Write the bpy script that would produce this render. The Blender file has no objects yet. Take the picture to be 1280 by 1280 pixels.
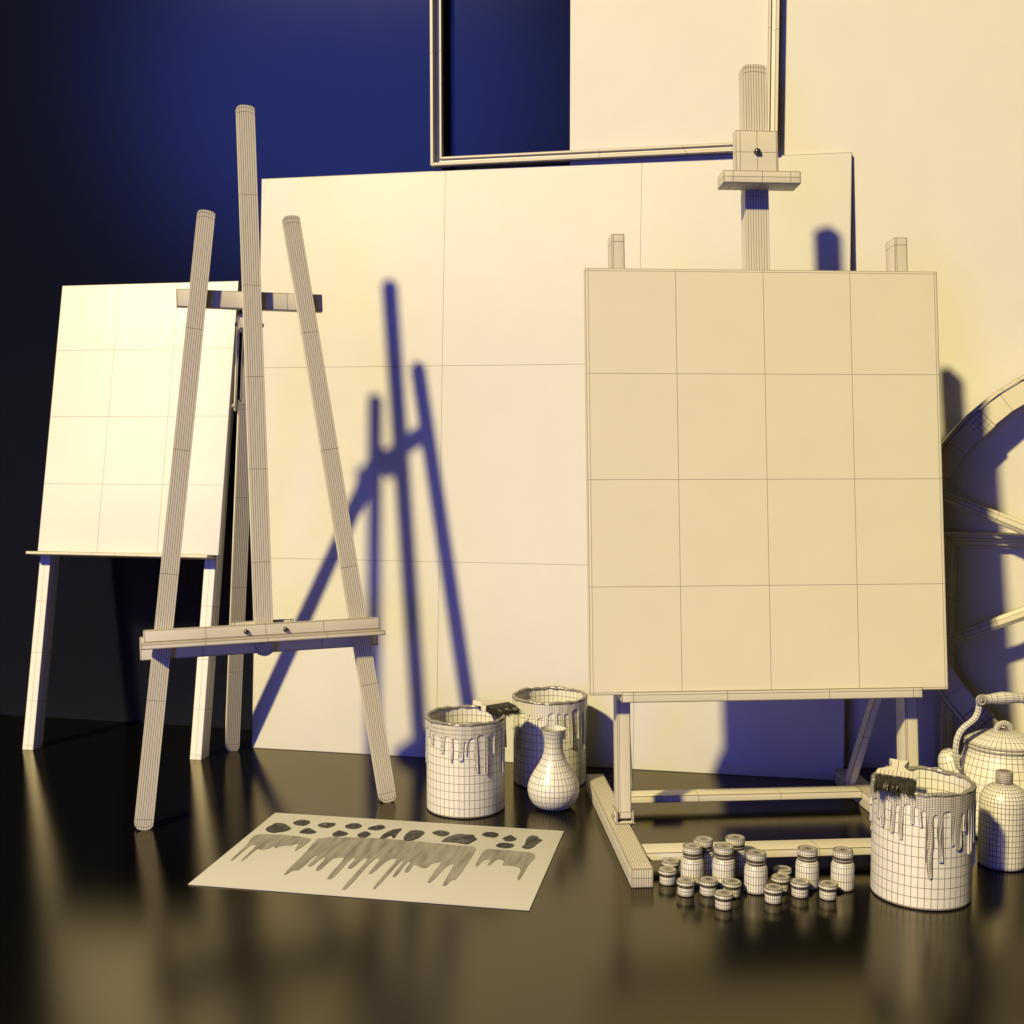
import bpy, bmesh, math, random
from math import sin, cos, pi, sqrt, atan2, radians
from mathutils import Vector, Matrix
random.seed(7)
S = bpy.context.scene
C = S.collection

# ------------------------------------------------------------------ materials
def clay(name, base, rough=.45, spec=.5, width=.0011, strength=.8, line=(.06, .045, .03), metal=0, bump=0, fine=0):
    """moulded clay surface with thin dark lines inked along the edges of its panels"""
    m = bpy.data.materials.new(name); m.use_nodes = True
    nt = m.node_tree; N = nt.nodes; L = nt.links
    b = N['Principled BSDF']
    b.inputs['Roughness'].default_value = rough
    b.inputs['Specular IOR Level'].default_value = spec
    b.inputs['Metallic'].default_value = metal
    a3 = N.new('ShaderNodeAttribute'); a3.attribute_name = 'edge_near'
    a4 = N.new('ShaderNodeAttribute'); a4.attribute_name = 'edge_last'
    sp = N.new('ShaderNodeSeparateXYZ'); L.new(a3.outputs['Vector'], sp.inputs[0])
    def mn(x, y):
        q = N.new('ShaderNodeMath'); q.operation = 'MINIMUM'; L.new(x, q.inputs[0]); L.new(y, q.inputs[1]); return q.outputs[0]
    d = mn(mn(sp.outputs[0], sp.outputs[1]), mn(sp.outputs[2], a4.outputs['Fac']))
    r = N.new('ShaderNodeMapRange'); r.inputs['From Min'].default_value = width*.35; r.inputs['From Max'].default_value = width*.65
    r.inputs['To Min'].default_value = strength; r.inputs['To Max'].default_value = 0
    L.new(d, r.inputs['Value'])
    # slight unevenness of the surface colour
    tc = N.new('ShaderNodeTexCoord'); nz = N.new('ShaderNodeTexNoise'); nz.inputs['Scale'].default_value = 9; nz.inputs['Detail'].default_value = 6
    L.new(tc.outputs['Object'], nz.inputs['Vector'])
    v = N.new('ShaderNodeMapRange'); v.inputs['To Min'].default_value = .95; v.inputs['To Max'].default_value = 1.04
    L.new(nz.outputs['Fac'], v.inputs['Value'])
    vm = N.new('ShaderNodeVectorMath'); vm.operation = 'SCALE'; vm.inputs[0].default_value = base; L.new(v.outputs[0], vm.inputs['Scale'])
    mx = N.new('ShaderNodeMix'); mx.data_type = 'RGBA'
    L.new(r.outputs[0], mx.inputs[0]); L.new(vm.outputs[0], mx.inputs[6]); mx.inputs[7].default_value = (*line, 1)
    L.new(mx.outputs[2], b.inputs['Base Color'])
    if bump:
        n2 = N.new('ShaderNodeTexNoise'); n2.inputs['Scale'].default_value = fine or 300; n2.inputs['Detail'].default_value = 3
        L.new(tc.outputs['Object'], n2.inputs['Vector'])
        bp = N.new('ShaderNodeBump'); bp.inputs['Strength'].default_value = bump; bp.inputs['Distance'].default_value = .001
        L.new(n2.outputs['Fac'], bp.inputs['Height']); L.new(bp.outputs[0], b.inputs['Normal'])
    return m

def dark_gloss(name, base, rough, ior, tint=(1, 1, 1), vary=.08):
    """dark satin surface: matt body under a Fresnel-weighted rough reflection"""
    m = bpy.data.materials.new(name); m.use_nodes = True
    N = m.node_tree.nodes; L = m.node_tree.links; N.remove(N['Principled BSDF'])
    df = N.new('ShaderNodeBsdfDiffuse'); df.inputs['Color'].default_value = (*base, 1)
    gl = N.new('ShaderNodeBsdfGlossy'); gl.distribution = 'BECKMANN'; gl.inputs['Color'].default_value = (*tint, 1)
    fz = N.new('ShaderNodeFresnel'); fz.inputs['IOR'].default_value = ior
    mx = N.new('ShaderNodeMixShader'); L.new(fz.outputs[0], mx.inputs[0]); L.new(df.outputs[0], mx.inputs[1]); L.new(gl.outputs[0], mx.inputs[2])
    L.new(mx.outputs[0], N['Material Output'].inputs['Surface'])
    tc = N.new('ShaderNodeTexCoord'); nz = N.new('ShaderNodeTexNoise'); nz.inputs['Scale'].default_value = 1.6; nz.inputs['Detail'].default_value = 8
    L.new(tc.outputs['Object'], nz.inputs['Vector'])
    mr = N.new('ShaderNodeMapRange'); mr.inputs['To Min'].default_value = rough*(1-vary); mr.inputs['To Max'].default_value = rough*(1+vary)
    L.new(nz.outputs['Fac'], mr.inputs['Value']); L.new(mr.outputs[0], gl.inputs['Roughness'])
    return m

def paint(name, base, hatch=None, rough=.5):
    m = bpy.data.materials.new(name); m.use_nodes = True
    N = m.node_tree.nodes; L = m.node_tree.links; b = N['Principled BSDF']
    b.inputs['Roughness'].default_value = rough
    b.inputs['Base Color'].default_value = (*base, 1)
    if hatch:
        tc = N.new('ShaderNodeTexCoord'); mp = N.new('ShaderNodeMapping'); mp.inputs['Rotation'].default_value = (0, 0, .5)
        L.new(tc.outputs['Object'], mp.inputs[0])
        w = N.new('ShaderNodeTexWave'); w.inputs['Scale'].default_value = 62; w.inputs['Distortion'].default_value = 1.2; w.inputs['Detail'].default_value = 1; w.inputs['Detail Scale'].default_value = .15
        L.new(mp.outputs[0], w.inputs['Vector'])
        nz = N.new('ShaderNodeTexNoise'); nz.inputs['Scale'].default_value = 1; nz.inputs['Detail'].default_value = 3
        mp2 = N.new('ShaderNodeMapping'); mp2.inputs['Scale'].default_value = (75, 12, 1); L.new(tc.outputs['Object'], mp2.inputs[0]); L.new(mp2.outputs[0], nz.inputs['Vector'])
        ml = N.new('ShaderNodeMath'); ml.operation = 'MULTIPLY'; L.new(w.outputs['Fac'], ml.inputs[0]); L.new(nz.outputs['Fac'], ml.inputs[1])
        ad = N.new('ShaderNodeMath'); ad.operation = 'MULTIPLY_ADD'; L.new(nz.outputs['Fac'], ad.inputs[0]); ad.inputs[1].default_value = .9; L.new(ml.outputs[0], ad.inputs[2])
        mr = N.new('ShaderNodeMapRange'); mr.inputs['From Min'].default_value = .3; mr.inputs['From Max'].default_value = .95; L.new(ad.outputs[0], mr.inputs['Value'])
        mx = N.new('ShaderNodeMix'); mx.data_type = 'RGBA'; L.new(mr.outputs[0], mx.inputs[0])
        mx.inputs[6].default_value = (*base, 1); mx.inputs[7].default_value = (*hatch, 1)
        L.new(mx.outputs[2], b.inputs['Base Color'])
    return m

CREAM = (.50, .492, .475)
M_canvas = clay('canvas_clay', CREAM, .44, .18, .0014, .62, bump=.25, fine=700)
M_board = clay('board_clay', (.458, .452, .458), .44, .12, .0014, .62, bump=.2, fine=500)
M_beige = clay('beige_canvas_clay', (.498, .470, .388), .46, .2, .0014, .62, bump=.35, fine=700)
M_white = clay('white_clay', (.52, .518, .52), .42, .32, .0014, .62)
M_wood = clay('wood_clay', (.46, .432, .37), .42, .42, .0013, .82)
M_clay = clay('pottery_clay', CREAM, .33, .5, .00125, .88)
M_can = clay('can_clay', CREAM, .38, .5, .00125, .88)
M_gloss = clay('wet_paint_clay', (.20, .19, .175), .22, .7, .0010, .85)
M_jar = clay('jar_clay', CREAM, .38, .5, .0012, .9)
M_wall = clay('wall_clay', (.475, .462, .452), .5, .4, .0011, 0, bump=.2, fine=500)
M_paper = clay('paper_clay', (.405, .398, .39), .5, .4, .0008, .3, bump=.3, fine=500)
M_screw = clay('screw_metal', (.09, .085, .08), .22, .6, .0006, .7, metal=.8)
M_bristle = clay('bristle_black', (.010, .009, .008), .4, .5, .0004, .2)
M_groove_dark = clay('groove_dark', (.03, .027, .022), .4, .4, .0006, .3)  # near-black colour that darkens the jar grooves, not a real gasket
M_floor = dark_gloss('dark_glossy_floor', (.0022, .0021, .0023), .20, 1.56, tint=(1, .90, .64))
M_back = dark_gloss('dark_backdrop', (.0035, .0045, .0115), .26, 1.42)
M_blot = paint('black_paint', (.022, .02, .018), None, .35)
M_drip = paint('grey_hatched_paint', (.066, .061, .055), (.255, .24, .215), .5)

# ------------------------------------------------------------------ mesh helpers
def mkmesh(name, V, F, mat, hide=None, smooth=35):
    me = bpy.data.meshes.new(name); me.from_pydata([tuple(v) for v in V], [], F); me.materials.append(mat)
    bm = bmesh.new(); bm.from_mesh(me); bmesh.ops.recalc_face_normals(bm, faces=bm.faces); bm.to_mesh(me); bm.free()
    me.attributes.new('edge_near', 'FLOAT_VECTOR', 'CORNER'); me.attributes.new('edge_last', 'FLOAT', 'CORNER')
    av = [9.0]*(3*len(me.loops)); bv = [9.0]*len(me.loops)
    co = [v.co for v in me.vertices]
    for p in me.polygons:
        n = p.loop_total
        if n > 4: continue
        vs = list(p.vertices)
        for k in range(n):
            i, j = vs[k], vs[(k+1) % n]
            if hide and ((i, j) in hide or (j, i) in hide): continue
            A = co[i]; d = co[j]-A; l = d.length
            if l < 1e-7: continue
            for q in range(n):
                dist = 0.0 if q in (k, (k+1) % n) else (co[vs[q]]-A).cross(d).length/l
                if k < 3: av[3*(p.loop_start+q)+k] = dist
                else: bv[p.loop_start+q] = dist
    me.attributes['edge_near'].data.foreach_set('vector', av); me.attributes['edge_last'].data.foreach_set('value', bv)
    if smooth:
        me.polygons.foreach_set('use_smooth', [True]*len(me.polygons))
        me.set_sharp_from_angle(angle=radians(smooth))
    me.update()
    return me

def obj(name, VF, mat, parent=None, M=None, hide=None, smooth=35, label=None):
    V, F = VF[0], VF[1]
    if len(VF) > 2: hide = VF[2]
    o = bpy.data.objects.new(name, mkmesh(name, V, F, mat, hide, smooth)); C.objects.link(o)
    if parent: o.parent = parent
    if M is not None: o.matrix_local = M
    if label: o['label'] = label
    return o

def thing(name, label, cat, M=None, group=None, loc=None, yaw=0):
    o = bpy.data.objects.new(name, None); C.objects.link(o); o.empty_display_size = .05
    o.matrix_world = M if M is not None else Matrix.Translation(loc or (0, 0, 0)) @ Matrix.Rotation(yaw, 4, 'Z')
    o['label'] = label; o['category'] = cat
    if group: o['group'] = group
    return o
def tag(o, label, cat, group=None):
    o['label'] = label; o['category'] = cat
    if group: o['group'] = group
    return o
def T(x, y, z): return Matrix.Translation((x, y, z))
def RX(a): return Matrix.Rotation(a, 4, 'X')
def RY(a): return Matrix.Rotation(a, 4, 'Y')
def RZ(a): return Matrix.Rotation(a, 4, 'Z')

def cuts(h0, h1, r, inner):
    """coordinates along one side: rounded ends (r) plus the inner loops"""
    L = [h0, h0+r*.3, h0+r]+list(inner)+[h1-r, h1-r*.3, h1] if r > 0 else [h0]+list(inner)+[h1]
    return sorted(set(round(x, 6) for x in L))
def rbox(x0, x1, y0, y1, z0, z1, r=.0015, nx=(), ny=(), nz=(), shade=True):
    """box with a small rounded edge and loops at the given places; rounding loops are not inked"""
    def lin(a, b, n):
        return [a+(b-a)*k/n for k in range(1, n)] if isinstance(n, int) else [q for q in n]
    X = cuts(x0, x1, r, lin(x0, x1, nx)); Y = cuts(y0, y1, r, lin(y0, y1, ny)); Z = cuts(z0, z1, r, lin(z0, z1, nz))
    idx = {}; V = []; F = []
    def vid(x, y, z):
        k = (x, y, z)
        if k not in idx:
            p = [x, y, z]
            if r > 0:
                c = [min(max(x, x0+r), x1-r), min(max(y, y0+r), y1-r), min(max(z, z0+r), z1-r)]
                d = [p[i]-c[i] for i in range(3)]; l2 = sqrt(sum(q*q for q in d)); li = max(abs(q) for q in d)
                if l2 > 1e-9: p = [c[i]+d[i]/l2*li for i in range(3)]
            idx[k] = len(V); V.append(p)
        return idx[k]
    for (a, b, f) in ((X, Y, lambda u, v, w: (u, v, w)), (X, Z, lambda u, v, w: (u, w, v)), (Y, Z, lambda u, v, w: (w, u, v))):
        W = {0: Z, 1: Y, 2: X}[0 if (a is X and b is Y) else 1 if (a is X) else 2]
        for w in (W[0], W[-1]):
            for i in range(len(a)-1):
                for j in range(len(b)-1):
                    F.append([vid(*f(a[i], b[j], w)), vid(*f(a[i+1], b[j], w)), vid(*f(a[i+1], b[j+1], w)), vid(*f(a[i], b[j+1], w))])
    hide = set()
    if r > 0:   # keep only the outermost ridge line, not the helper loops of the rounding
        ex = {round(x0+r*.3, 6), round(x1-r*.3, 6)}; ey = {round(y0+r*.3, 6), round(y1-r*.3, 6)}; ez = {round(z0+r*.3, 6), round(z1-r*.3, 6)}
        inv = {v: k for k, v in idx.items()}
        for fc in F:
            for q in range(4):
                i, j = fc[q], fc[(q+1) % 4]; A = inv[i]; B = inv[j]
                if (A[0] == B[0] and A[0] in ex) or (A[1] == B[1] and A[1] in ey) or (A[2] == B[2] and A[2] in ez): hide.add((i, j))
    return V, F, hide

def slat(w, t, v0, v1, n=12, rows=4, sag0=.3, sag1=.12):
    """flat wooden slat from v0 to v1 with curved ends, ribbed lengthwise; local x width, y thickness, z length"""
    us = [-w/2+w*i/n for i in range(n+1)]
    def arc(u, s): return s*w*(1-(2*u/w)**2)**.5 if abs(2*u/w) < 1 else 0
    L = v1-v0; e = .02
    V = []; F = []; rowsv = []
    rv = [('b', 0), ('b', .006), ('s', v0+sag0*w+e*.6)]+[('s', v0+L*k/rows) for k in range(1, rows)]+[('t', .006), ('t', 0)]
    rv.insert(len(rv)-2, ('t', .016))
    for kind, q in rv:
        fr = []
        for u in us:
            if kind == 'b': z = v0+sag0*w-arc(u, sag0)+q
            elif kind == 't': z = v1-sag1*w+arc(u, sag1)-q
            else: z = q
            fr.append((u, z))
        rowsv.append(fr)
    R = len(rowsv); K = n+1
    for fr in rowsv:
        for (u, z) in fr: V.append((u, -t/2, z))
        for (u, z) in reversed(fr): V.append((u, t/2, z))
    W2 = 2*K
    for r_ in range(R-1):
        for i in range(W2):
            a = r_*W2+i; b = r_*W2+(i+1) % W2
            F.append([a, b, b+W2, a+W2])
    for r_ in (0, R-1):
        for i in range(n):
            a = r_*W2+i; b = a+1; c = r_*W2+(W2-1-i-1); d = r_*W2+(W2-1-i)
            F.append([a, b, c, d])
    return V, F

def lathe(prof, n=32, closed=False):
    V = []; F = []; idx = []
    for (r, z) in prof:
        if r < 1e-6: idx.append([len(V)]*n); V.append((0, 0, z))
        else:
            s = len(V); idx.append([s+k for k in range(n)])
            for k in range(n): V.append((r*cos(2*pi*k/n), r*sin(2*pi*k/n), z))
    for i in range(len(prof)-1):
        for k in range(n):
            q = [idx[i][k], idx[i][(k+1) % n], idx[i+1][(k+1) % n], idx[i+1][k]]
            o = []
            for v in q:
                if v not in o: o.append(v)
            if len(o) > 2: F.append(o)
    return V, F

def tube(pts, rad, n=12, flat=1.0, up=(0, 0, 1), cap=True):
    """swept tube; rad may be a list; flat squashes the section along the side direction"""
    P = [Vector(p) for p in pts]; V = []; F = []
    rad = rad if isinstance(rad, (list, tuple)) else [rad]*len(P)
    up = Vector(up)
    for i, p in enumerate(P):
        t = (P[min(i+1, len(P)-1)]-P[max(i-1, 0)]).normalized()
        s = t.cross(up)
        s = s.normalized() if s.length > 1e-4 else Vector((1, 0, 0))
        u = s.cross(t).normalized()
        for k in range(n):
            a = 2*pi*(k+.5)/n
            V.append(p+s*cos(a)*rad[i]*flat+u*sin(a)*rad[i])
    for i in range(len(P)-1):
        for k in range(n):
            F.append([i*n+k, i*n+(k+1) % n, (i+1)*n+(k+1) % n, (i+1)*n+k])
    if cap:
        for i in (0, len(P)-1):
            c = len(V); V.append(P[i]);
            for k in range(n): F.append([c, i*n+k, i*n+(k+1) % n])
    return V, F
def join(*parts):
    V = []; F = []; H = set()
    for q in parts:
        o = len(V); V += [tuple(v) for v in q[0]]; F += [[i+o for i in f] for f in q[1]]
        if len(q) > 2: H |= {(a+o, b+o) for a, b in q[2]}
    return V, F, H
def xf(VF, M):
    r = [[tuple(M @ Vector(v)) for v in VF[0]], VF[1]]
    if len(VF) > 2: r.append(VF[2])
    return tuple(r)
def beam(p, q, w, d, r=.001, nz=3, up=(0, 0, 1)):
    """rounded rectangular bar from p to q"""
    p = Vector(p); q = Vector(q); z = (q-p).normalized(); x = Vector(up).cross(z)
    x = x.normalized() if x.length > 1e-3 else Vector((1, 0, 0)); y = z.cross(x)
    Mx = Matrix((x, y, z)).transposed().to_4x4(); Mx.translation = p
    return xf(rbox(-w/2, w/2, -d/2, d/2, 0, (q-p).length, r, nz=nz), Mx)
def plate(poly, h, z0=0):
    n = len(poly)
    V = [(x, y, z0) for x, y in poly]+[(x, y, z0+h) for x, y in poly]
    F = [list(range(n, 2*n)), list(range(n))[::-1]]+[[i, (i+1) % n, n+(i+1) % n, n+i] for i in range(n)]
    return V, F
def ball(r, n=16, m=8):
    return lathe([(r*sin(pi*k/m), -r*cos(pi*k/m)) for k in range(m+1)], n)

# ------------------------------------------------------------------ setting
def struct(o): o['kind'] = 'structure'; return o
fl = struct(obj('floor', plate([(-7, -5), (7, -5), (7, 5), (-7, 5)], .02, -.02), M_floor, smooth=0))
YW = -.207                                    # the light wall panel, turned a little to the left
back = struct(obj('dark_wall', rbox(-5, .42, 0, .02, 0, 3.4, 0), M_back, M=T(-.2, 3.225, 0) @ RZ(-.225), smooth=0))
wall = struct(obj('wall', rbox(0, 4.2, 0, .012, 0, 3.4, .001), M_wall, M=T(.1497, 3.1175, 0) @ RZ(YW), smooth=0))

# ------------------------------------------------------------------ large board leaning on the wall
o = obj('leaning_board', rbox(-.773, .773, 0, .014, 0, 1.5428, .0012, nx=3, nz=3), M_board,
        M=T(.0538, 2.9969, 0) @ RZ(-.2002) @ RX(-.0772))
tag(o, 'very large blank cream board leaning against the wall behind the easels', 'board')

# ------------------------------------------------------------------ big empty frame standing on the board
def moulding_frame(W, H, prof, name, root):
    """four mitred mouldings; prof = list of (inset, height above back) from outer edge inwards"""
    cs = [(-W/2, 0), (W/2, 0), (W/2, H), (-W/2, H)]
    ins = [(1, 1), (-1, 1), (-1, -1), (1, -1)]
    for k in range(4):
        a, b = k, (k+1) % 4
        V = []; F = []; n = len(prof)
        segs = 4
        for sgm in range(segs+1):
            f = sgm/segs
            for (d, h) in prof:
                pa = (cs[a][0]+ins[a][0]*d, cs[a][1]+ins[a][1]*d); pb = (cs[b][0]+ins[b][0]*d, cs[b][1]+ins[b][1]*d)
                V.append((pa[0]+(pb[0]-pa[0])*f, -h, pa[1]+(pb[1]-pa[1])*f))
        for sgm in range(segs):
            for i in range(n):
                j = (i+1) % n
                F.append([sgm*n+i, sgm*n+j, (sgm+1)*n+j, (sgm+1)*n+i])
        F.append(list(range(n))); F.append(list(range(segs*n, segs*n+n)))
        obj('moulding', (V, F), M_wood, root, smooth=30)
fr = thing('picture_frame', 'big empty picture frame hanging on the wall just above the leaning board', 'picture frame',
           M=T(.2275, 3.0995, 1.549) @ RZ(-.207))
moulding_frame(.888, 1.15, [(0, 0), (0, .034), (.0075, .034), (.0085, .012), (.019, .010), (.020, .016), (.0255, .016), (.027, .010), (.027, 0)], 'frame', fr)
f2 = thing('picture_frame', 'empty moulded frame standing on the floor against the wall behind the wagon wheel', 'picture frame',
           M=T(1.061+.47*cos(.207), 2.924-.47*sin(.207), 0) @ RZ(-.207))
moulding_frame(.94, .607, [(0, 0), (0, .036), (.004, .044), (.012, .045), (.014, .038), (.020, .036), (.022, .030), (.031, .026), (.034, .018), (.040, .016), (.041, 0)], 'frame', f2)

# ------------------------------------------------------------------ left front A-frame easel
E1 = thing('easel', 'empty tripod easel with three ribbed posts, standing in front of the big leaning board', 'easel', loc=(-.536, 2.5806, 0), yaw=.3633)
LN = RX(-.135)
def inplane(sb, tb, st, tt, off):
    """matrix along a line in the leaning plane; returns matrix and length"""
    a = atan2(st-sb, tt-tb)
    return LN @ T(sb, off, tb) @ RY(a), sqrt((st-sb)**2+(tt-tb)**2)
for sg in (-1, 1):
    m, l = inplane(sg*.2709, .0, sg*.0953, 1.3638, .010)
    obj('leg', slat(.0385, .020, 0, l+.002, 8, 5, .28, .16), M_wood, E1, m)
obj('mast', slat(.0405, .022, .354, 1.619, 8, 6, .42, .16), M_wood, E1, LN @ T(0, .011, 0))
obj('upper_rail', rbox(-.1655, .1655, .022, .038, 1.147, 1.188, .0015, nx=4), M_wood, E1, LN)
obj('lower_rail', rbox(-.2655, .2655, .0215, .040, .3605, .412, .0015, nx=4), M_wood, E1, LN)
tr = obj('tray', join(rbox(-.260, .260, -.024, -.0005, .400, .4275, .002, nx=4), rbox(-.267, .267, -.046, -.0005, .3862, .3970, .0015, nx=4), rbox(-.264, .264, -.030, -.003, .3965, .4005, .0006, nx=4)), M_wood, E1, LN)
obj('clamp_block', rbox(-.070, .070, -.002, .0215, .402, .4335, .0012, nx=(-.063, .063)), M_wood, E1, LN @ T(0, .022, 0))
for s_ in (-.0433, .0433):
    obj('screw', join(ball(.0058), xf(lathe([(0, .0045), (.0024, .0052), (.0024, .0066), (0, .0066)], 10), Matrix.Identity(4))), M_screw, E1, LN @ T(s_, -.0250, .4115) @ RX(pi/2))
# rear leg hinged behind the upper rail
top = LN @ Vector((.004, .085, 1.13)); foot = Vector((-.007, .59, 0))
d = (top-foot); hl = d.length
zx = d.normalized(); xx = Vector((1, 0, 0)); xx = (xx-zx*xx.dot(zx)).normalized(); yy = zx.cross(xx)
MB_ = Matrix((xx, yy, zx)).transposed().to_4x4(); MB_.translation = foot
obj('rear_leg', slat(.0365, .024, 0, hl*.835, 8, 4, .35, .02), M_wood, E1, MB_)
obj('tongue', rbox(-.014, .014, -.010, .010, hl*.833, hl*1.0, .001, nz=2), M_wood, E1, MB_)
for sg in (-1, 1):
    hg = obj('hinge_plate', join(rbox(-.0025, .0025, -.012, .012, hl*.815, hl*1.004, .0008, nz=3), xf(ball(.006, 10, 6), T(sg*.003, 0, hl*.995)), xf(ball(.006, 10, 6), T(sg*.003, 0, hl*.825))), M_wood, E1, MB_ @ T(sg*.0255, 0, 0))
obj('hinge_block', rbox(-.026, .026, .038, .085, 1.105, 1.140, .0015), M_wood, E1, LN)

# ------------------------------------------------------------------ back left easel, leaning against the dark wall, with its canvas
k = .985
E2 = thing('easel', 'far left slim two-legged easel with a narrow shelf, leaning on the dark wall', 'easel', loc=(-1.0795*k, 3.1305*k, 0), yaw=-.2003)
L2 = RX(-.2027)
for sg in (-1, 1):
    obj('leg', rbox(sg*.247*k-.0165, sg*.247*k+.0165, 0, .044, -.001, 1.30*k, .001, nx=2, ny=2, nz=(.012, .13, .26, .40, .55, .70, .85, 1.0, 1.15)), M_white, E2, L2)
obj('shelf', rbox(-.277*k, .262*k, -.048, -.001, .531*k, .540*k, .001, nx=8), M_wood, E2, L2)
obj('cross_rail', rbox(-.23*k, .23*k, .004, .02, 1.2*k, 1.235*k, .001, nx=4), M_wood, E2, L2)
cv = obj('canvas', rbox(-.270*k, .270*k, -.018, -.002, .5415*k, 1.306*k, .001, nx=4-1, nz=4), M_white, None,
         M=T(-1.0795*k, 3.1305*k, 0) @ RZ(-.2003) @ L2 @ T(.009, 0, 0))
tag(cv, 'blank canvas brightly lit on the far left easel in front of the dark wall', 'canvas')

# ------------------------------------------------------------------ right H-frame easel
E3 = thing('easel', 'sturdy studio easel with floor feet and clamp head, holding the large square canvas', 'easel', loc=(.5448, 2.4447, 0), yaw=.0752)
L3 = RX(-.1097)
def lean3(M): return T(0, 0, .04) @ L3 @ M
for sg in (-1, 1):
    x = sg*.310; xq = -.321 if sg < 0 else .287
    obj('upright', rbox(x-.0143, x+.0143, 0, .050, .006, 1.2408, .0016, nx=(x-.0095,), ny=1, nz=(.02, 1.224)), M_wood, E3, lean3(T(0, 0, 0)))
    ft = obj('foot', rbox(xq-.021, xq+.021, -.2575 if sg < 0 else -.238, .357, 0, .037, .0015, nx=9, ny=(-.22, -.035, .035, .36), nz=2), M_wood, E3)
    hb = obj('pivot_bracket', join(rbox(x-.019, x-.0148, -.004, .046, .028, .062, .001), rbox(x+.0148, x+.019, -.004, .046, .028, .062, .001),
                                   rbox(x-.021, x+.021, -.008, .05, .037, .0395, .0008), xf(lathe([(0, 0), (.006, 0), (.006, .044), (0, .044)], 14), T(x-.022, .02, .050) @ RY(pi/2))), M_wood, E3)
    obj('strut', beam((x*.84, .245, .036), (x*.985, .098, .42), .018, .028, .001, 3, up=(0, 1, 0)), M_wood, E3)
obj('crossbar', rbox(-.2998, .2658, -.177, -.124, .021, .037, .001, nx=(.045,)), M_wood, E3)
obj('crossbar', rbox(-.2998, .2658, .179, .223, .021, .037, .001, nx=3), M_wood, E3)
obj('upper_crossbar', rbox(-.29, .29, .006, .030, .92, .965, .001, nx=3), M_wood, E3, lean3(T(0, 0, 0)))
obj('mast', slat(.0515, .034, .46, 1.615, 9, 4, .05, .10), M_wood, E3, lean3(T(-.0066, .017, 0)))
tb = obj('tray', join(rbox(-.324, .308, -.0575, .0, .2560, .2725, .0012, nx=4), rbox(-.324, .308, -.065, -.0577, .2545, .2765, .0012, nx=(-.30, -.105, .11, .288), nz=(.270,))), M_wood, E3, lean3(T(0, 0, 0)))
hd = obj('clamp_head', join(rbox(-.0585, .0345, -.026, -.0005, 1.3655, 1.461, .002, nx=(-.049, -.012, .030), nz=2), rbox(-.022, .010, -.0003, .038, 1.380, 1.440, .001)), M_wood, E3, lean3(T(0, 0, 0)))
obj('clamp_ledge', rbox(-.0925, .074, -.052, -.0005, 1.338, 1.3650, .0015, nx=(-.072, -.009, .052), nz=2), M_wood, hd)
obj('screw', join(ball(.0078), lathe([(0, .006), (.0030, .0070), (.0030, .0088), (0, .0088)], 10)), M_screw, E3, lean3(T(-.012, -.0275, 1.4135) @ RX(pi/2)))
for y_ in ():
    pass
c3 = obj('canvas', rbox(-.3775, .3775, 0, .022, 0, .8844, .0012, nx=(-.371, -.187, 0, .187, .371), nz=(.005, .221, .442, .663, .879), ny=1), M_beige, None,
         M=T(.5448-.0109+.0752*.0272+.0002, 2.4447-.0272-.0008, .3145) @ RZ(.0752) @ RX(-.119))
tag(c3, 'large square blank canvas clamped on the H-frame studio easel at the right', 'canvas')

# ------------------------------------------------------------------ wagon wheel leaning on the wall at the right edge
W = thing('wagon_wheel', 'spoked wagon wheel leaning on the wall, cut off by the right picture edge', 'wheel',
          M=T(1.440, 2.688, .0) @ RZ(-.207) @ RX(-.10) @ T(0, 0, .5265))
def ring(r0, r1, y0, y1, n=48):
    V = []; F = []
    for k in range(n):
        a = 2*pi*k/n
        for (r, y) in ((r0, y0), (r1, y0), (r1, y1), (r0, y1)): V.append((r*cos(a), y, r*sin(a)))
    for k in range(n):
        for q in range(4):
            F.append([k*4+q, k*4+(q+1) % 4, ((k+1) % n)*4+(q+1) % 4, ((k+1) % n)*4+q])
    return V, F
obj('tyre', ring(.518, .5265, -.024, .024, 72), M_wood, W)
obj('felloe', ring(.467, .5175, -.019, .019, 40), M_wood, W)
hub = obj('hub', xf(lathe([(0, -.06), (.03, -.06), (.045, -.055), (.05, -.03), (.07, -.025), (.075, 0), (.07, .025), (.05, .03), (.045, .04), (0, .04)], 24), RX(pi/2)), M_wood, W)
for q in range(8):
    a = radians(22.5+45*q)
    V, F = [], []
    for (r, hw) in ((.06, .019), (.15, .018), (.25, .0165), (.33, .015), (.37, .014), (.41, .0135), (.468, .0130)):
        for t_ in range(8):
            b = 2*pi*(t_+.5)/8; V.append((hw*cos(b), hw*.8*sin(b), r))
    for i in range(6):
        for t_ in range(8): F.append([i*8+t_, i*8+(t_+1) % 8, (i+1)*8+(t_+1) % 8, (i+1)*8+t_])
    obj('spoke', (V, F), M_wood, W, RY(pi/2-a))
for q in range(8):
    a = radians(45*q)
    obj('bracket', rbox(-.022, .022, -.0245, .0245, .462, .5172, .002, nx=4, nz=4), M_wood, W, RY(pi/2-a))

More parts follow.
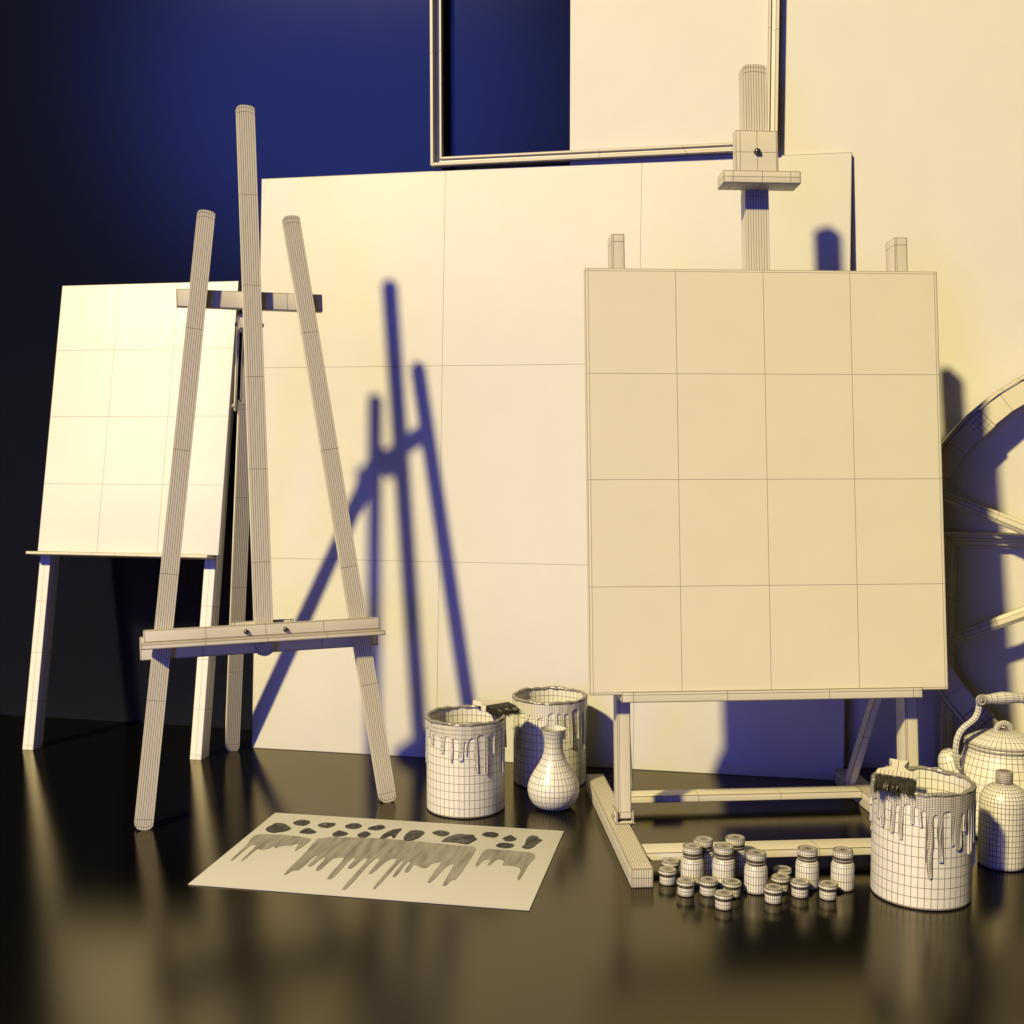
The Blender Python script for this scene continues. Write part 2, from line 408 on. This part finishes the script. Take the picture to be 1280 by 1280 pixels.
# ------------------------------------------------------------------ sheet of paper with paint
P = thing('paint_test_sheet', 'white paper sheet on the floor with rows of black blots and grey paint drips', 'paper', loc=(0, 0, 0))
PM = Matrix(((.98225, -.18758, 0, -.5298), (-.18758, -.98225, 0, 2.5978), (0, 0, -1, 0), (0, 0, 0, 1)))
P.matrix_world = T(-.5298, 2.5978, 0) @ RZ(atan2(-.18758, .98225))
obj('sheet', rbox(0, .6525, -.4270, 0, .0004, .0024, .0004), M_paper, P)
BLOTS = [[(229,1129),(213,941),(278,853),(256,727),(323,660),(452,657),(608,769),(769,952),(733,1086),(679,1180),(571,1232),(493,1309),(364,1261)],[(643,621),(665,485),(748,359),(861,359),(998,444),(1022,570),(984,686),(938,759),(798,732)],[(1226,640),(1258,525),(1358,441),(1494,458),(1581,442),(1617,598),(1549,718),(1505,801),(1346,767)],[(1831,610),(1859,443),(1977,355),(2119,394),(2206,517),(2173,673),(2070,746),(1937,729)],[(2351,671),(2399,523),(2514,426),(2602,355),(2717,495),(2703,625),(2574,734),(2448,737)],[(993,1172),(1023,1030),(1052,866),(1162,866),(1289,1011),(1386,1055),(1330,1170),(1189,1228),(1069,1199)],[(1726,1135),(1756,995),(1786,874),(1909,913),(2071,1018),(2059,1144),(1948,1237),(1837,1278)],[(2268,1104),(2298,943),(2351,829),(2469,859),(2546,979),(2519,1128),(2483,1236),(2353,1220)],[(2799,1256),(2789,1005),(2847,786),(2905,618),(2993,548),(3107,505),(3085,741),(3115,1146),(3051,1107),(2982,937),(2931,1181)],[(3302,1160),(3260,914),(3286,629),(3423,540),(3598,591),(3655,736),(3620,999),(3528,1177),(3417,1278)],[(3770,662),(3857,489),(3972,446),(4172,565),(4153,744),(4043,867),(3934,786)],[(4099,1158),(4155,896),(4254,725),(4394,574),(4516,644),(4680,592),(4758,781),(4832,848),(4789,997),(4702,1221),(4503,1180),(4293,1171)],[(4822,565),(4891,427),(5020,371),(5170,416),(5219,571),(5160,705),(4984,698)],[(5320,725),(5379,582),(5460,463),(5552,579),(5624,667),(5611,800),(5489,883),(5395,841)],[(5272,1200),(5295,1029),(5418,956),(5596,991),(5662,1106),(5610,1242),(5454,1310)],[(5794,1177),(5857,1020),(5830,778),(5837,525),(5938,403),(6033,456),(6072,581),(6181,661),(6115,842),(6062,1126),(5951,1263)]]
DRIPS = [[(157,1507),(247,1418),(881,1369),(1305,1441),(1417,1500),(1412,1819),(1347,2247),(1314,2206),(1245,1753),(1118,1973),(954,2005),(875,2184),(799,2015),(740,2258),(621,2310),(518,2233),(526,2979),(471,2971),(442,2054),(344,2072),(305,2148),(309,2993),(262,2966),(226,2046),(157,1761)],[(1522,1349),(2543,1204),(3606,1223),(4597,1309),(4833,1293),(4937,1456),(4916,3113),(4821,3181),(4793,3474),(4712,3465),(4690,2336),(4612,2351),(4550,2567),(4474,3396),(4392,3362),(4418,2236),(4313,2346),(4230,2406),(4208,2632),(4141,2689),(3991,2559),(3896,2515),(3919,2948),(3822,2950),(3817,2350),(3734,2411),(3744,3237),(3665,3210),(3662,2335),(3595,2393),(3544,3889),(3466,3840),(3526,2269),(3335,2306),(3241,3180),(3160,3153),(3182,2335),(3035,2317),(3022,4028),(2916,3993),(2947,2361),(2820,2386),(2780,2975),(2679,2968),(2690,2401),(2580,2376),(2591,3566),(2461,3566),(2468,2398),(2324,2425),(2221,2518),(2200,3208),(2096,3167),(2085,2471),(2005,2486),(1964,3017),(1864,2992),(1897,2377),(1823,2410),(1808,3222),(1678,3273),(1639,3512),(1577,3481),(1581,2269),(1545,1892)],[(5105,1424),(5231,1381),(5708,1405),(6045,1416),(6159,1535),(6188,1761),(6122,2045),(6103,2912),(6042,2923),(6028,2329),(5832,2234),(5699,2215),(5629,2273),(5616,1961),(5443,1921),(5389,2292),(5332,2285),(5332,1943),(5200,2022),(5150,2391),(5097,2374),(5089,1740)]]
def smooth_poly(q, it=2):
    for _ in range(it):
        n = len(q); q = [p for i in range(n) for p in ((q[i][0]*.78+q[(i+1) % n][0]*.22, q[i][1]*.78+q[(i+1) % n][1]*.22), (q[i][0]*.22+q[(i+1) % n][0]*.78, q[i][1]*.22+q[(i+1) % n][1]*.78))]
    return q
def wobble(q, amt):
    out = []
    for (x, y) in q: out.append((x+random.uniform(-amt, amt), y+random.uniform(-amt, amt)))
    return out
for q in BLOTS:
    pl = [(x*1e-4, -y*1e-4) for x, y in q]
    pl = smooth_poly(wobble(smooth_poly(pl, 1), .0008), 1)
    cx = sum(p[0] for p in pl)/len(pl); cy = sum(p[1] for p in pl)/len(pl); n = len(pl)
    # thick blot with low ridges of paint
    V = []; F = []
    for (f, z) in ((1, 0), (.985, .0008), (.82, .0015), (.6, .0011), (.38, .0017)):
        for i, (x, y) in enumerate(pl):
            zz = z+(.0009*sin(i*1.9+cx*400)*(f < .9))
            V.append((cx+(x-cx)*f, cy+(y-cy)*f, zz))
    V.append((cx, cy, .0013))
    for r_ in range(4):
        for i in range(n): F.append([r_*n+i, r_*n+(i+1) % n, (r_+1)*n+(i+1) % n, (r_+1)*n+i])
    for i in range(n): F.append([4*n+i, 4*n+(i+1) % n, 5*n])
    obj('paint_blot', (V, F), M_blot, P, T(0, 0, .0025), smooth=60)
for q in DRIPS:
    pl = smooth_poly([(x*1e-4, -y*1e-4) for x, y in q], 1)
    obj('drip_patch', plate(pl, .0007), M_drip, P, T(0, 0, .0025), smooth=0)

# ------------------------------------------------------------------ paint cans
RC, HC = .0890, .209
def can(label, x, y, seed, fingers, dense_rows, rot=0):
    rnd = random.Random(seed)
    t = thing('paint_can', label, 'paint can', loc=(x, y, 0), yaw=rot, group='open paint cans')
    zs = [0, .002, .006]+[.006+(HC-.012)*k/10 for k in range(1, 10)]+[HC-.004, HC]
    out = [(0, .0), (RC-.004, .0), (RC-.0015, .0006), (RC-.0003, .0016), (RC, .0028), (RC, .0042)]+[(RC, .004+(HC-.006)*k/11) for k in range(1, 12)]
    inn = [(RC-.0025, HC)]+[(RC-.0025, HC-.018*k) for k in range(1, 8)]+[(RC*.6, .07), (0, .07)]
    obj('can_body', lathe(out+inn, 48), M_can, t)
    # rim: rounded bead thick with paint
    n, m = 160, 10
    V = []; F = []
    ph = [rnd.uniform(0, 6.28) for _ in range(6)]
    for i in range(n):
        a = 2*pi*i/n
        w = .0046+.0007*sin(5*a+ph[0])+.0006*sin(11*a+ph[1])+.0005*sin(23*a+ph[2])
        zz = HC+.001+.0010*sin(7*a+ph[3])+.0007*sin(17*a+ph[4])
        for j in range(m):
            b = 2*pi*j/m
            rr = RC-.0015+w*cos(b)
            V.append((rr*cos(a), rr*sin(a), zz+w*.85*sin(b)))
    hide = set()
    for i in range(n):
        for j in range(m):
            A, B, C_, D = i*m+j, ((i+1) % n)*m+j, ((i+1) % n)*m+(j+1) % m, i*m+(j+1) % m
            F.append([A, B, C_, D])
            if i % 2 and dense_rows[1] > 5: hide.add((A, D))
            if j % 2: hide.add((A, B))
    obj('rim', (V, F, hide), M_gloss, t, smooth=60)
    # coat of paint running down the outside
    n = 720; R1 = RC+.0026
    dep = []
    for i in range(n):
        a = 2*pi*i/n
        dd = .024+.006*sin(3*a+ph[5])+.004*sin(9*a+ph[1])
        best = dd
        for (fa, fw, fl_) in fingers:
            dx = (a-fa+pi) % (2*pi)-pi; dx *= RC
            if abs(dx) < fw:
                best = max(best, fl_-fw*(1-sqrt(1-(dx/fw)**2)))
            elif abs(dx) < fw+.006:   # fillet joining the drip to the coat
                u = (abs(dx)-fw)/.006
                best = max(best, dd+.007*(1-sqrt(max(0, 1-(1-u)**2))))
        dep.append(min(best, .165))
    dz = .0016; rows = int(.17/dz)
    V = []; F = []; hide = set(); ids = {}
    cr, cc = dense_rows
    def vid(i, j, skirt=False):
        i %= n; d_ = min(j*dz, dep[i]); end = j*dz >= dep[i]
        kx = (i, 'e' if end else j, skirt)
        if kx not in ids:
            a = 2*pi*i/n
            r = R1+.0004*sin(i*.21)*sin(j*.05+i*.03)
            if dep[i]-d_ < .010 and dep[i] > .045: r += .0016*(1-(dep[i]-d_)/.010)
            if skirt: r = RC-.0003
            ids[kx] = len(V)
            if d_ > .026: a += .0024/RC*sin(d_*80+6*sin(2.3*a+seed))*min(1, (d_-.026)/.03)
            V.append((r*cos(a), r*sin(a), HC-.001-d_))
        return ids[kx]
    for i in range(n):
        dm = max(dep[i], dep[(i+1) % n])
        for j in range(int(dm/dz)+1):
            q = [vid(i, j), vid(i+1, j), vid(i+1, j+1), vid(i, j+1)]
            u = []
            for v in q:
                if v not in u: u.append(v)
            if len(u) < 3: continue
            F.append(u)
            if j % cr: hide.add((q[0], q[1]))
            if (j+1) % cr: hide.add((q[3], q[2]))
            if i % cc: hide.add((q[0], q[3]))
            if (i+1) % cc: hide.add((q[1], q[2]))
        b = 400
        F.append([vid(i, b), vid(i+1, b), vid(i+1, b, True), vid(i, b, True)])
        hide.add((vid(i, b), vid(i, b, True))); hide.add((vid(i+1, b), vid(i+1, b, True)))
    obj('paint_coat', (V, F, hide), M_can, t, smooth=50)
    return t
import math as _m
D = lambda g: radians(g)
# angles: -90 faces the camera, negative side (-180) is the left of the picture
def rndf(seed, sure, k=14):
    r_ = random.Random(seed); f = list(sure)
    for _ in range(k): f.append((r_.uniform(-.1, pi+.1), r_.uniform(.002, .0045), r_.uniform(.04, .11)))
    return f
can('leftmost open paint can, with a flat brush lying across its right rim', -.105, 2.648, 3,
    rndf(1, [(D(-164), .0035, .098), (D(-150), .003, .036), (D(-141), .0028, .05), (D(-122), .0055, .064), (D(-108), .0016, .083), (D(-94), .0048, .078), (D(-86), .0015, .066), (D(-74), .0030, .103), (D(-58), .0045, .112), (D(-40), .006, .070), (D(-20), .005, .12)]), (6, 4))
can('open paint can behind the slender vase, partly shaded by the can beside it', .0923, 2.853, 8,
    rndf(2, [(D(-163), .003, .045), (D(-150), .004, .12), (D(-128), .0045, .040), (D(-112), .003, .06), (D(-98), .004, .085), (D(-83), .0028, .096), (D(-72), .0025, .078), (D(-60), .0045, .106), (D(-40), .006, .09), (D(-25), .004, .12)]), (40, 5))
can('open paint can nearest the camera, with a brush hung over its left rim', .757, 2.143, 5,
    rndf(3, [(D(-165), .003, .06), (D(-157), .0035, .072), (D(-142), .0045, .076), (D(-132), .0035, .084), (D(-120), .0030, .052), (D(-112), .0028, .056), (D(-101), .0048, .148), (D(-90), .0038, .118), (D(-75), .0035, .088), (D(-68), .0055, .098), (D(-57), .0030, .066), (D(-47), .0045, .112), (D(-37), .0035, .095), (D(-22), .004, .145)]), (2, 6))

# ------------------------------------------------------------------ flat brushes
def brush(label, M, seed):
    rnd = random.Random(seed)
    t = thing('paint_brush', label, 'brush', M=M, group='flat brushes lying on can rims')
    # plan outline of the wooden body, bristles point to -y
    us = [-.036+.072*i/10 for i in range(11)]
    V = []; F = []; H = set()
    rows = [(0, .036, .036), (.012, .036, .035), (.018, .033, .026), (.022, .026, .015), (.027, .017, .0105), (.036, .0115, .0095), (.046, .0125, .0115), (.054, .0155, .0145), (.060, .018, .016)]
    n = 11
    for (y, hw, hw2) in rows:
        for i in range(n): V.append((-hw+2*hw*i/(n-1), y, .007 if y < .03 else .006))
        for i in range(n): V.append((hw-2*hw*i/(n-1), y, -.007 if y < .03 else -.006))
    W2 = 2*n
    for r_ in range(len(rows)-1):
        for i in range(W2):
            a, b = r_*W2+i, r_*W2+(i+1) % W2
            F.append([a, b, b+W2, a+W2])
            if r_ > 1 and i % n not in (0, n-1, 5): H.add((a, a+W2)); H.add((b, b+W2)) if (i+1) % n not in (0, n-1, 5) else None
            H.add((a+W2, b+W2)) if r_ < len(rows)-2 else None
    for r_ in (0, len(rows)-1):
        for i in range(n-1): F.append([r_*W2+i, r_*W2+i+1, r_*W2+W2-2-i, r_*W2+W2-1-i])
    obj('handle', (V, F, H), M_wood, t, smooth=30)
    V = []; F = []
    for q in range(520):
        x = rnd.uniform(-.0345, .0345); z = rnd.uniform(-.0062, .0062); l = rnd.uniform(.030, .044)*(.9+.1*cos(x*200)); w = rnd.uniform(.0004, .0011)
        dx = rnd.gauss(0, .0022)+x*.05; dr = -.010-.004*rnd.random()
        s = len(V)
        path = [(x, .001, z), (x+dx*.4, -l*.5, z-.001+dr*.15), (x+dx, -l, z*.8+dr*.9)]
        for k_, (px, py, pz) in enumerate(path[:2]):
            ww = w*(1, .9)[k_]
            V += [(px-ww, py, pz-ww), (px+ww, py, pz-ww), (px+ww, py, pz+ww), (px-ww, py, pz+ww)]
        V.append(path[2])
        for i in range(4):
            F.append([s+i, s+(i+1) % 4, s+4+(i+1) % 4, s+4+i]); F.append([s+4+i, s+4+(i+1) % 4, s+8])
    obj('bristles', (V, F), M_bristle, t, smooth=0)
    # clots of light paint at the bristle tips
    cl = []
    for q in range(9):
        x = rnd.uniform(-.030, .030); l = rnd.uniform(.006, .014)
        cl.append(xf(tube([(0, .0, 0), (0, -l*.5, -.0006), (0, -l, -.002)], [.0009, .0016, .0006], 6), T(x, -.024-rnd.uniform(0, .008), .0030-.004*rnd.random())))
    obj('paint_clots', join(*cl), M_gloss, t)
    return t
brush('flat brush with dark bristles pointing right on the leftmost paint can, above the vase', T(-.033, 2.682, HC+.0135) @ RZ(radians(46)) @ RY(radians(3)) @ RX(radians(2)) @ Matrix.Scale(1.05, 4), 4)
brush('flat brush hanging bristles down over the front rim of the nearest paint can', T(.693, 2.099, HC+.0175) @ RZ(radians(-22)) @ RY(radians(3)) @ RX(radians(16)) @ Matrix.Scale(.98, 4), 9)

# ------------------------------------------------------------------ vase
vs = [(0, 0), (.033, 0), (.040, .003), (.049, .012), (.0558, .024), (.0592, .038), (.0588, .050), (.0550, .063), (.0485, .076), (.0405, .089), (.0330, .101), (.0268, .114), (.0228, .127), (.0214, .140), (.0216, .151), (.0232, .162), (.0262, .172), (.0292, .1795),
      (.0294, .181), (.0284, .1815), (.0250, .171), (.0215, .160), (.0198, .148), (.0200, .130), (.026, .11), (.04, .08), (.03, .02), (0, .015)]
v = obj('vase', lathe(vs, 36), M_clay, None, T(.0945, 2.647, 0), smooth=60)
tag(v, 'small slender-necked round-bellied vase standing before the second paint can', 'vase')

# ------------------------------------------------------------------ jars
def spot(u, v, z):
    """place on the floor under a lid centre seen at (u, v) with height z"""
    p_ = math.atan(99/1480); a_ = (u-640)/1480; b_ = (v-640)/1480
    dx, dy, dz = a_, cos(p_)-b_*sin(p_), -sin(p_)-b_*cos(p_); t_ = (z-.85)/dz
    return dx*t_, dy*t_
def make_tall():
    t = thing('tall_jar', '', 'jar')
    b = [(0, 0), (.0195, 0), (.0206, .0005), (.0212, .0012), (.0215, .0020), (.0216, .004), (.0216, .018), (.0216, .032), (.0214, .043), (.0200, .0475), (.0172, .0505), (.0148, .0512), (.0145, .0518), (.0145, .0530), (.0145, .0550), (0, .0550)]
    obj('jar_body', lathe([(r_, z_*1.033) for r_, z_ in b], 28), M_jar, t)
    l = [(0, .0528), (.0176, .0530), (.0182, .0535), (.0184, .0540), (.0184, .0558), (.0182, .0564), (.0150, .0568), (.0148, .0580), (.0148, .0592), (.0180, .0598), (.0186, .0603), (.0187, .0610), (.0187, .0640), (.0187, .0690), (.0182, .0712), (.0174, .0716), (.0160, .0712), (.0150, .0708), (.0105, .0708), (.0040, .0710), (0, .0711)]
    obj('lid', lathe([(r_, z_*1.033) for r_, z_ in l], 28), M_jar, t)
    obj('groove_dark_ring', lathe([(.014, .0586), (.0180, .0586), (.0182, .0600), (.0180, .0616), (.014, .0616)], 28), M_groove_dark, t)  # added dark ring blackening the lid groove, stands in for crowded mesh lines
    obj('groove_dark_ring', lathe([(.014, .0533), (.0174, .0533), (.0176, .0540), (.0174, .0547), (.014, .0547)], 28), M_groove_dark, t)  # second added dark ring, blackens the groove at the neck
    return t
def make_small():
    t = thing('small_jar', '', 'jar')
    obj('jar_body', lathe([(0, 0), (.0142, 0), (.0149, .0004), (.0152, .0010), (.0154, .0016), (.0154, .004), (.0154, .0095), (.0154, .0160), (.0153, .0166), (.0148, .0171), (.0118, .0174), (.0118, .0182), (.0118, .0190), (.0118, .0198), (.0118, .0210), (0, .0210)], 26), M_jar, t)
    obj('lid', lathe([(0, .0202), (.0165, .0202), (.0170, .0206), (.0173, .0211), (.0173, .0216), (.0173, .0262), (.0171, .0268), (.0168, .0273), (.0160, .0277), (.0148, .0272), (.0100, .0272), (.0094, .0276), (.0040, .0276), (0, .0276)], 26), M_jar, t)
    obj('groove_dark_ring', lathe([(.011, .0172), (.0163, .0172), (.0165, .0185), (.0163, .0201), (.011, .0201)], 26), M_groove_dark, t)  # added dark ring that makes the gap under the lid read black
    return t
def dup(r, x, y, rz, label, group):
    n = r.copy(); C.objects.link(n); n.location = (x, y, 0); n.rotation_euler = (0, 0, rz); n['label'] = label; n['group'] = group
    for ch in [q for q in bpy.data.objects if q.parent == r]:
        c = ch.copy(); C.objects.link(c); c.parent = n
    return n
tall = [(865.6, 1057, 'tall lidded jar farthest left, beside the easel foot, with a small jar before it'),
        (905, 1057.6, 'tall lidded jar second from the left in the front row of tall jars'),
        (945.3, 1065.3, 'tall lidded jar standing free in the middle, front-most of the tall jars'),
        (1009.4, 1060.3, 'tall lidded jar behind a small jar, second from the nearest paint can'),
        (1053.8, 1062, 'tall lidded jar closest to the large paint can with the brush'),
        (879.4, 1048.4, 'tall shaded jar in the back row, in front of the crossbar, left one of two'),
        (919.2, 1046.3, 'tall shaded jar in the back row, in front of the crossbar, right one of two')]
small = [(838.3, 1074.7, 'small squat jar hidden behind another at the far left of the jars'),
         (834.3, 1085.2, 'small squat jar nearest the easel foot, standing at the far left'),
         (857.5, 1098.8, 'small squat jar in front of the leftmost tall jar'),
         (885.5, 1098.3, 'small squat jar before the gap between the two left tall jars'),
         (914.9, 1100.5, 'small squat jar just behind the front-most small jar'),
         (904.8, 1114.8, 'small squat jar closest to the camera of the whole group'),
         (966.9, 1107.5, 'small squat jar right of the free-standing tall jar, front of a row of three'),
         (975.5, 1094.4, 'small squat jar in the middle of three right of the free-standing tall jar'),
         (978.3, 1084.5, 'small squat jar half in shadow at the back of the row of three'),
         (1000.2, 1100.3, 'small squat jar in front of the second tall jar from the large can'),
         (1035.2, 1103.1, 'small squat jar farthest right, before the tall jar beside the large can')]
tj = make_tall(); sj = make_small()
for i, (u, v_, lb) in enumerate(tall):
    X_, Y_ = spot(u, v_, .0735); rz = random.uniform(0, 6)
    if i == 0:
        tj.location = (X_, Y_, 0); tj.rotation_euler = (0, 0, rz); tj['label'] = lb; tj['group'] = 'tall lidded paint jars'
    else: dup(tj, X_, Y_, rz, lb, 'tall lidded paint jars')
for i, (u, v_, lb) in enumerate(small):
    X_, Y_ = spot(u, v_, .0288); rz = random.uniform(0, 6)
    if i == 0:
        sj.location = (X_, Y_, 0); sj.rotation_euler = (0, 0, rz); sj['label'] = lb; sj['group'] = 'small squat paint jars'
    else: dup(sj, X_, Y_, rz, lb, 'small squat paint jars')

# ------------------------------------------------------------------ bottle
B = thing('bottle', 'round-shouldered bottle with a small ribbed cap, standing in front of the kettle', 'bottle', loc=(.9675, 2.287, 0))
bp = [(0, 0), (.041, 0), (.0445, .002), (.0455, .006)]+[(.0455, .006+.0108*k) for k in range(1, 12)]
bp += [(.0450, .132), (.0430, .139), (.0400, .1455), (.0350, .152), (.0290, .157), (.0220, .1605), (.0160, .1625), (.0145, .164), (.0145, .168), (0, .168)]
obj('bottle_body', lathe(bp, 40), M_clay, B, smooth=60)
obj('cap', lathe([(0, .1655), (.0158, .1655), (.0164, .1665), (.0164, .1690), (.0160, .1696), (.0164, .1702), (.0164, .1735), (.0164, .1770), (.0164, .1805), (.0164, .1845), (.0158, .1868), (.0120, .1874), (.006, .1874), (0, .1874)], 40), M_jar, B)

# ------------------------------------------------------------------ kettle
K = thing('kettle', 'wide kettle with domed lid and arched strap handle behind the bottle', 'kettle', loc=(1.053, 2.50, 0), yaw=.12)
HM = T(-.014, 0, 0)
kp = [(0, 0), (.092, 0), (.100, .003), (.105, .012), (.1075, .028), (.1075, .045), (.1060, .062), (.1035, .080), (.100, .097), (.0955, .114), (.0905, .131), (.0855, .147), (.0805, .162), (.0775, .172), (.0760, .178), (.0772, .180), (.0790, .1815), (.0795, .1840), (.0780, .1862), (.0740, .1868), (0, .1868)]
obj('kettle_body', lathe(kp, 44), M_clay, K, smooth=50)
ld = obj('lid', lathe([(.0755, .1872), (.0780, .1880), (.0786, .1900), (.0772, .1915), (.0740, .1925), (.060, .2010), (.044, .2080), (.028, .2130), (.012, .2155), (0, .2160)], 44), M_clay, K, smooth=50)
kb = [(.0165*cos(pi*q/12), 0, .2130+.0165*sin(pi*q/12)) for q in range(13)]
obj('knob', tube(kb, .0042, 8, 1.6, up=(0, 1, 0)), M_clay, ld)
# spout on the left
sp_ = [(-.070, .030, .080), (-.082, .036, .102), (-.092, .041, .124), (-.0975, .044, .141), (-.101, .046, .152), (-.1035, .0475, .160), (-.105, .048, .164)]
obj('spout', tube(sp_, [.036, .033, .029, .0255, .021, .0135, .006], 18, 1.0, up=(0, 1, 0), cap=True), M_clay, K, smooth=60)
# strap handle: two arms and a turned grip
def arm(sg):
    pts = [(-.1010, .138), (-.1035, .150), (-.1060, .168), (-.1070, .186), (-.1050, .204), (-.0995, .219), (-.0900, .231), (-.0790, .240), (-.0715, .249), (-.0670, .262), (-.0655, .278), (-.0650, .288)]
    return [(sg*-x, 0, z) for x, z in pts] if sg < 0 else [(-x, 0, z) for x, z in pts]
for sg in (-1, 1):
    pts = [((x if sg < 0 else -x), -.020, z) for x, z in [(-.0960, .138), (-.1000, .150), (-.1030, .166), (-.1040, .184), (-.1015, .203), (-.0950, .219), (-.0840, .231), (-.0720, .239), (-.0620, .248), (-.0560, .260), (-.0540, .274), (-.0545, .286)]]
    dense = []
    for i in range(len(pts)-1):
        for f_ in (0, .5): dense.append(tuple(pts[i][c_]+(pts[i+1][c_]-pts[i][c_])*f_ for c_ in range(3)))
    dense.append(pts[-1])
    V = []; F = []
    for i, p in enumerate(dense):
        t_ = (Vector(dense[min(i+1, len(dense)-1)])-Vector(dense[max(i-1, 0)])).normalized(); nn = Vector((t_.z, 0, -t_.x))
        for (a_, b_) in ((-1, -1), (1, -1), (1, 1), (-1, 1)): V.append(Vector(p)+nn*.0022*a_*1.0+Vector((0, 1, 0))*.0085*b_+nn*0)
    for i in range(len(dense)-1):
        for q in range(4): F.append([i*4+q, i*4+(q+1) % 4, (i+1)*4+(q+1) % 4, (i+1)*4+q])
    F += [[0, 1, 2, 3], [len(V)-4, len(V)-3, len(V)-2, len(V)-1]]
    hd_ = obj('handle_arm', (V, F), M_clay, K, HM, smooth=50)
    ex = xf(lathe([(0, -.0035), (.0105, -.0035), (.0115, -.002), (.0115, .002), (.0105, .0035), (0, .0035)], 20), T((-.0545 if sg < 0 else .0545), -.020, .288) @ RX(pi/2) @ T(0, 0, .009))
    obj('rivet', join(ex, xf(ball(.0045, 12, 6), T((-.0545 if sg < 0 else .0545), -.0315, .288))), M_clay, hd_)
    obj('rivet', xf(ball(.0042, 12, 6), T((-.0965 if sg < 0 else .0965), -.029, .1415)), M_clay, hd_)
gp = [(-.050, .0095), (-.046, .0115), (-.040, .0100), (-.030, .0103), (-.018, .0118), (0, .0132), (.018, .0118), (.030, .0103), (.040, .0100), (.046, .0115), (.050, .0095)]
obj('grip', tube([(x, -.020, .288+.0012*cos(x*60)) for x, r_ in gp], [r_ for x, r_ in gp], 16, up=(0, 1, 0)), M_clay, K, HM, smooth=60)

# ------------------------------------------------------------------ camera, lamps, world
cam = bpy.data.cameras.new('camera'); co_ = bpy.data.objects.new('camera', cam); C.objects.link(co_)
cam.sensor_width = 36; cam.lens = 36*1480/1280; cam.clip_start = .05; cam.clip_end = 60
co_.location = (0, 0, .85); co_.rotation_euler = (pi/2-math.atan(99/1480), 0, 0)
S.camera = co_
def lamp(name, loc, aim, size, power, col, shape='DISK', spread=180):
    l = bpy.data.lights.new(name, 'AREA'); l.shape = shape; l.size = size; l.energy = power; l.color = col; l.spread = radians(spread)
    o = bpy.data.objects.new(name, l); C.objects.link(o); o.location = loc
    o.rotation_euler = (Vector(aim)-Vector(loc)).to_track_quat('-Z', 'Y').to_euler()
    return o
aim = Vector((-.25, 2.8, 1.1)); L_ = Vector((-.488, -.626, .592)).normalized()
KEY = lamp('warm_key_lamp', aim+L_*80, aim, 4.2, 154000, (1, .815, .345), spread=180)
lamp('blue_high_lamp', (-2.9, -.5, 3.0), (.1, 2.9, .9), 2.6, 66, (.10, .16, 1))
lamp('blue_front_lamp', (-1.4, -1.5, .7), (.4, 2.9, .4), 1.4, 58, (.17, .18, 1))
w = bpy.data.worlds.new('World'); S.world = w; w.use_nodes = True
w.node_tree.nodes['Background'].inputs[0].default_value = (.5, .55, .9, 1); w.node_tree.nodes['Background'].inputs[1].default_value = .003
S.view_settings.view_transform = 'Standard'; S.view_settings.look = 'None'; S.view_settings.exposure = 0; S.view_settings.gamma = 1
S.view_settings.use_curve_mapping = False
S.cycles.caustics_reflective = False; S.cycles.caustics_refractive = False
